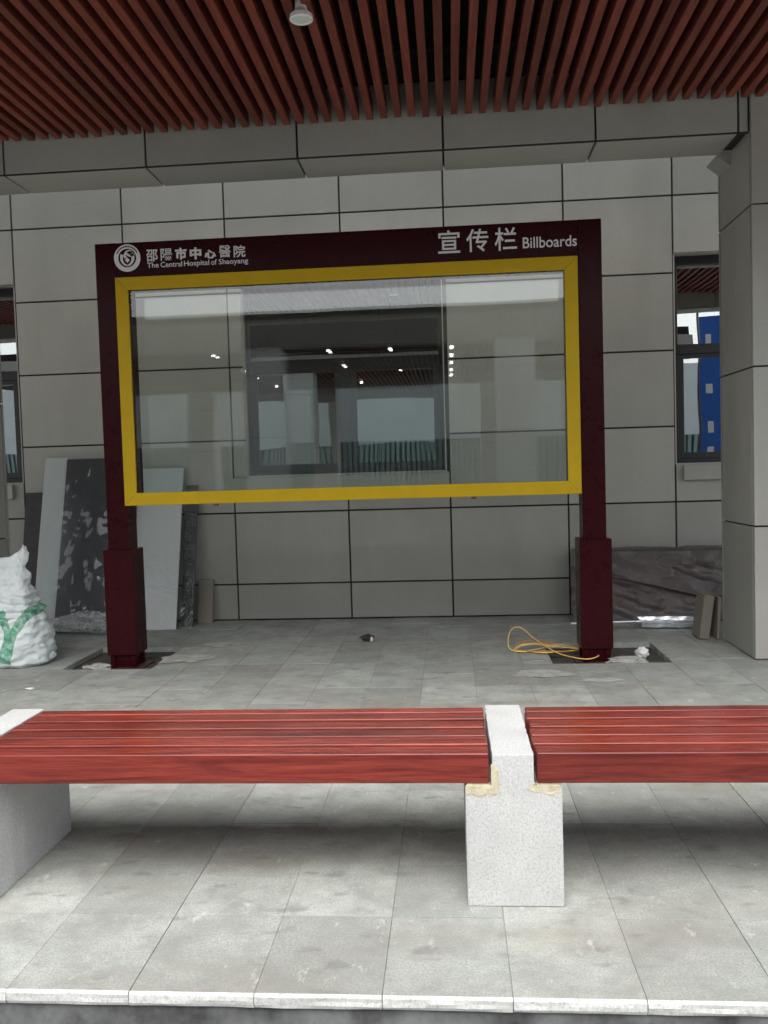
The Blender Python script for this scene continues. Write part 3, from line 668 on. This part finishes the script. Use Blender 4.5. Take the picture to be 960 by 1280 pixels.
# ------------------------------------------------------------------ covered pile and bits on the right
tp = empty('covered_pile', (2.0, 8.3, 0), label='low pile of boards under brown plastic film beside the right column', cat='pile')
boxes('board_stack', 'dark', [(1.42, 2.85, 8.36, 8.60, 0.0, 0.33), (1.30, 2.85, 8.42, 8.60, 0.335, 0.62)], tp, 0.004)
def drape(name, mat, f, nu=48, nv=30):
    bm = bmesh.new(); off = worldloc(tp); G = [[bm.verts.new(Vector(f(i/nu, j/nv))-off) for i in range(nu+1)] for j in range(nv+1)]
    for j in range(nv):
        for i in range(nu): bm.faces.new((G[j][i], G[j][i+1], G[j+1][i+1], G[j+1][i]))
    o = link(name, mesh_of(bm, name, mat, True), tp); sm = o.modifiers.new('thickness', 'SOLIDIFY'); sm.thickness = 0.003; return o
def f_up(u, v):                                                   # upper sheet: over the top and down to a sagging diagonal hem
    x = 1.18+1.70*u; hem = 0.47-0.25*min(1, max(0, (u-0.1)/0.6)); t = max(0.0, (v-0.22)/0.78)
    if v < 0.22: y = 8.66-0.28*v/0.22; z = 0.668+0.012*noise.noise(Vector((x*3, v*9, 1)))
    else: y = 8.375-0.10*t; z = 0.665-(0.665-hem)*t
    fold = 0.035*noise.noise(Vector((x*2.2+z*4, z*5, 3)))+0.02*math.sin(x*7+z*17)*t
    return (x, y-abs(fold)*(0.3+t)-0.02*math.exp(-((v-1)/0.08)**2), z+0.01*noise.noise(Vector((x*8, v*3, 9))))
def f_lo(u, v):                                                   # lower sheet behind it, reaching the floor
    x = 1.12+1.76*u; z = 0.52*(1-v)+0.006; y = 8.345-0.10*v-0.12*max(0, v-0.75)
    return (x, y-0.05*abs(noise.noise(Vector((x*3+z*6, z*4, 11))))-0.02*noise.noise(Vector((x*9, z*12, 4))), z)
drape('upper_film', 'tarp', f_up); drape('lower_film', 'tarp', f_lo)

def rag_profile(name, label):
    o0 = Vector((1.94, 7.93, 0)); bm = bmesh.new(); n = 26; rows = []
    prof = [(-0.06, 0.012), (-0.06, 0.045), (-0.052, 0.05), (-0.052, 0.066), (-0.03, 0.072), (-0.02, 0.105), (0.05, 0.112), (0.05, 0.012)]
    for k in range(n+1):
        x = -0.26+0.53*k/n
        rows.append([bm.verts.new((x+(0.025*noise.noise(Vector((py*60, pz*60, k)))+(-0.03 if pz > 0.09 else 0.02 if pz < 0.03 else 0) if k in (0, n) else 0), py+0.004*noise.noise(Vector((x*14, pz*40, 1))), pz+0.005*noise.noise(Vector((x*16, py*30, 6))))) for py, pz in prof])
    m = len(prof)
    for a, b in zip(rows[:-1], rows[1:]):
        for j in range(m): bm.faces.new((a[j], a[(j+1) % m], b[(j+1) % m], b[j]))
    bm.faces.new(rows[0]); bm.faces.new(rows[-1])
    tag(link(name, mesh_of(bm, name, 'foil'), None, o0, (0, 0, -0.06)), label, 'profile')
rag_profile('metal_profile', 'folded silver sheet metal profile lying before the covered pile')
tube('metal_rod', 'foil', [(1.05, 7.83, 0.07), (1.4, 7.83, 0.075), (1.72, 7.83, 0.08)], 0.011, None, 10, label='thin bright metal rod behind the right post, beside the silver profile', cat='rod')
boxes('timber_batten', 'timber', [(1.75, 2.2, 7.90, 8.0, 0.001, 0.010)], None, 0.002, label='flat brown batten under the silver sheet metal profile', cat='batten')
def offcut(name, mat, x, y, w, d, h, ry, rx, label, cat):
    bm = bmesh.new(); add_box(bm, -w/2, w/2, -d/2, d/2, 0, h); bev(bm, 0.004)
    for v in bm.verts: v.co += 0.006*noise.noise_vector(v.co*9+Vector((x, y, 0)))
    zmin = 0; o = link(name, mesh_of(bm, name, mat), None, (x, y, abs(math.sin(ry))*w/2+abs(math.sin(rx))*d/2+0.002), (rx, ry, 0)); return tag(o, label, cat)
offcut('stone_offcut', 'offcut', 2.085, 7.46, 0.085, 0.22, 0.37, 0.13, 0.0, 'thick stone offcut leaning towards the right column', 'stone')
offcut('stone_offcut', 'offcut', 2.195, 7.44, 0.022, 0.22, 0.36, 0.04, 0.0, 'thin stone offcut between the thick offcut and the right column', 'stone')

# ------------------------------------------------------------------ cables and litter
def loop(cx, cy, rx, ry, n, ph, tilt, seed, turns):
    pts = []
    for k in range(int(n*turns)+1):
        a = ph+2*math.pi*k/n; j = 0.05*noise.noise(Vector((k*0.7, seed, 0)))
        x = cx+(rx+j)*math.cos(a); y = cy+(ry+j)*math.sin(a)
        pts.append((x, y, 0.012+tilt*max(0, math.sin(a))*max(0, 0.4-math.cos(a))+0.012*abs(noise.noise(Vector((k*0.9, seed, 5))))))
    return pts
c1 = [(1.10, 6.78, 0.012), (1.15, 6.84, 0.06), (1.12, 6.74, 0.02), (1.03, 6.64, 0.012), (0.93, 6.68, 0.012), (0.80, 6.86, 0.02), (0.66, 7.10, 0.08), (0.56, 7.22, 0.15), (0.48, 7.18, 0.15), (0.44, 7.05, 0.09), (0.445, 6.98, 0.03), (0.52, 6.93, 0.012),
      (0.66, 7.0, 0.015), (0.80, 7.12, 0.02), (0.92, 7.10, 0.02), (1.02, 6.95, 0.015), (1.06, 6.80, 0.012)]
tube('yellow_cable', 'cable', c1, 0.005, None, 8, label='long looped yellow cable on the floor at the right post', cat='cable')
tube('yellow_cable', 'cable', loop(0.74, 6.98, 0.24, 0.10, 12, 1.4, 0.04, 8.3, 2.6), 0.0045, None, 8, label='thin yellow cable coil lying inside the big yellow loop', cat='cable')
tube('orange_cable', 'cable2', loop(0.76, 7.03, 0.26, 0.13, 12, 0.4, 0.06, 3.3, 2.3), 0.0045, None, 8, label='orange cable coil under the yellow cable', cat='cable')
lump('debris', 'rubble', (-0.76, 7.50, 0.0), (0.055, 0.035, 0.035), 2, None, 2, 0.8, label='small dark scrap on the floor between the posts', cat='debris')
lump('scrap_highlight', 'paper', (-0.722, 7.47, 0.0), (0.013, 0.012, 0.022), 4, None, 2, 0.5, label='white highlight of the dark scrap on the floor, modelled as a tiny lump', cat='debris')  # highlight on the dark scrap, put in as a small white lump
lump('crumpled_paper', 'paper', (1.475, 6.90, -0.045), (0.05, 0.045, 0.045), 9, None, 3, 0.4, label='crumpled white paper in the floor pit right of the right post', cat='paper')
lump('mortar_lump', 'cement', (1.30, 6.64, -0.045), (0.14, 0.07, 0.03), 12, None, 3, 0.6, label='grey mortar heaped in the pit at the right post', cat='mortar')
lump('mortar_lump', 'cement', (-2.86, 6.68, -0.045), (0.10, 0.06, 0.028), 15, None, 3, 0.6, label='grey mortar heaped in the pit at the left post', cat='mortar')
lump('paper_scrap', 'paper', (-3.05, 5.93, 0.0), (0.035, 0.018, 0.006), 21, None, 2, 0.5, label='small white scrap on the floor in front of the sack', cat='debris')

for k, (x, y, a, b, sd_) in enumerate(((0.62, 6.22, 0.20, 0.10, 41), (1.02, 6.02, 0.13, 0.05, 44), (-2.2, 6.9, 0.22, 0.16, 47), (-2.02, 7.45, 0.14, 0.12, 51))):
    lump('mortar_smear', 'cement', (x, y, -0.0015), (a, b, 0.0045), sd_, None, 3, 0.7, label=('pale mortar smear on the floor before the right post', 'small mortar smear on the floor near the bench, below the right post', 'pale mortar smear on the floor beside the left pit', 'grey mortar stain on the floor below the small stone offcut')[k], cat='mortar')
# ------------------------------------------------------------------ across the yard (seen in the glass)
oc = empty('opposite_canopy', (0, -5, 4.2), label='slatted canopy across the yard, seen reflected in the glass', cat='canopy')
OY0, OY1 = -11.0, -3.0
boxes('roof_deck', 'deck', [(-14, 5.6, OY0, OY1-0.02, 4.40, 4.6)], oc, 0)
for y in (OY0, OY1):
    boxes('edge_beam', 'clad', [(-14, 5.6, y-0.2, y+0.2, 3.87, 4.399)], oc, 0.004)
bm = bmesh.new(); x = -11.0
while x < 5.4: add_box(bm, x, x+0.06, OY0+0.22-oc.location.y, OY1-0.22-oc.location.y, 4.105-4.2, 4.23-4.2); x += 0.125
tag(link('slats', mesh_of(bm, 'slats', 'slat'), oc), kind='stuff')
for x in (-7.4, -3.85, 0.9, 4.3):
    for y in (-3.36, -11.36):
        c = column(x, x+0.72, y, y+0.72, 3.865, 'stone clad column under the canopy across the yard', group='columns across the yard, seen in the glass', mat='render_white')
first = None
for lx, ly in ((0.10, -4.9), (-1.2, -4.9), (-2.5, -4.9), (-3.75, -4.9), (-5.0, -4.9), (0.10, -6.2), (0.10, -7.6), (0.10, -9.2), (0.10, -10.5), (-2.5, -7.6), (-5.0, -7.6), (2.6, -4.9)):
    if first is None: o = first = lathe('lit_downlight', 'lit', [(0.001, 0.03), (0.04, 0.03), (0.044, 0.0), (0.04, -0.004), (0.001, -0.006)], None, (lx, ly, 4.05), 14)
    else: o = link('lit_downlight', first.data, None, (lx, ly, 4.05))
    tag(o, 'small lit downlight seen as a bright dot in the glass', 'lamp', 'lit downlights across the yard')
bd = empty('opposite_building', (0, -19, 0), label='white rendered building across the yard, seen reflected in the glass', cat='building')
boxes('wall', 'render_white', [(-26, 26, -20, -19.0, 2.6, 5.5), (-26, 26, -20, -19.2, -0.165, 0.6), (-26, 26, -20, -19.42, 0.6, 2.6)], bd, 0)
for k in range(26):
    x = -26+k*2.0
    bm = bmesh.new()
    for q in range(10): add_box(bm, x+0.02+q*0.198, x+0.02+q*0.198+0.12, -0.14-0.05*(q % 2 == 0), 0.0, 0.61, 2.595)
    add_box(bm, x+0.01, x+1.99, -0.40, -0.19, 0.601, 2.599)
    for v in bm.verts: v.co.x -= 0; v.co.y += 0.0
    link('ribbed_panel', mesh_of(bm, 'ribbed_panel', 'ribbed'), bd)
ho = empty('hoarding', (0, -12, -0.17), label='low teal site hoarding across the yard, seen reflected in the window', cat='hoarding')
for k in range(12): box('hoarding_panel', 'teal', (-12+k*2.0, -12.03, -0.165), (-12+k*2.0+1.98, -12, 0.95), ho, 0.004)
br = empty('banner', (7.3, -5, -0.17), label='tall blue banner across the yard, seen reflected in the right window', cat='banner')
box('cloth', 'blue', (6.35, -5.0, 0.3), (8.6, -4.97, 5.1), br, 0.004)
for x in (6.30, 8.61): box('pole', 'steel', (x, -5.0, -0.169), (x+0.04, -4.96, 5.2), br, 0.004)
for k, z in enumerate((1.6, 2.2, 3.2, 4.4)): box('white_mark', 'white', (6.5, -4.969, z), (6.66, -4.967, z+0.22+0.1*(k % 2)), br, 0)
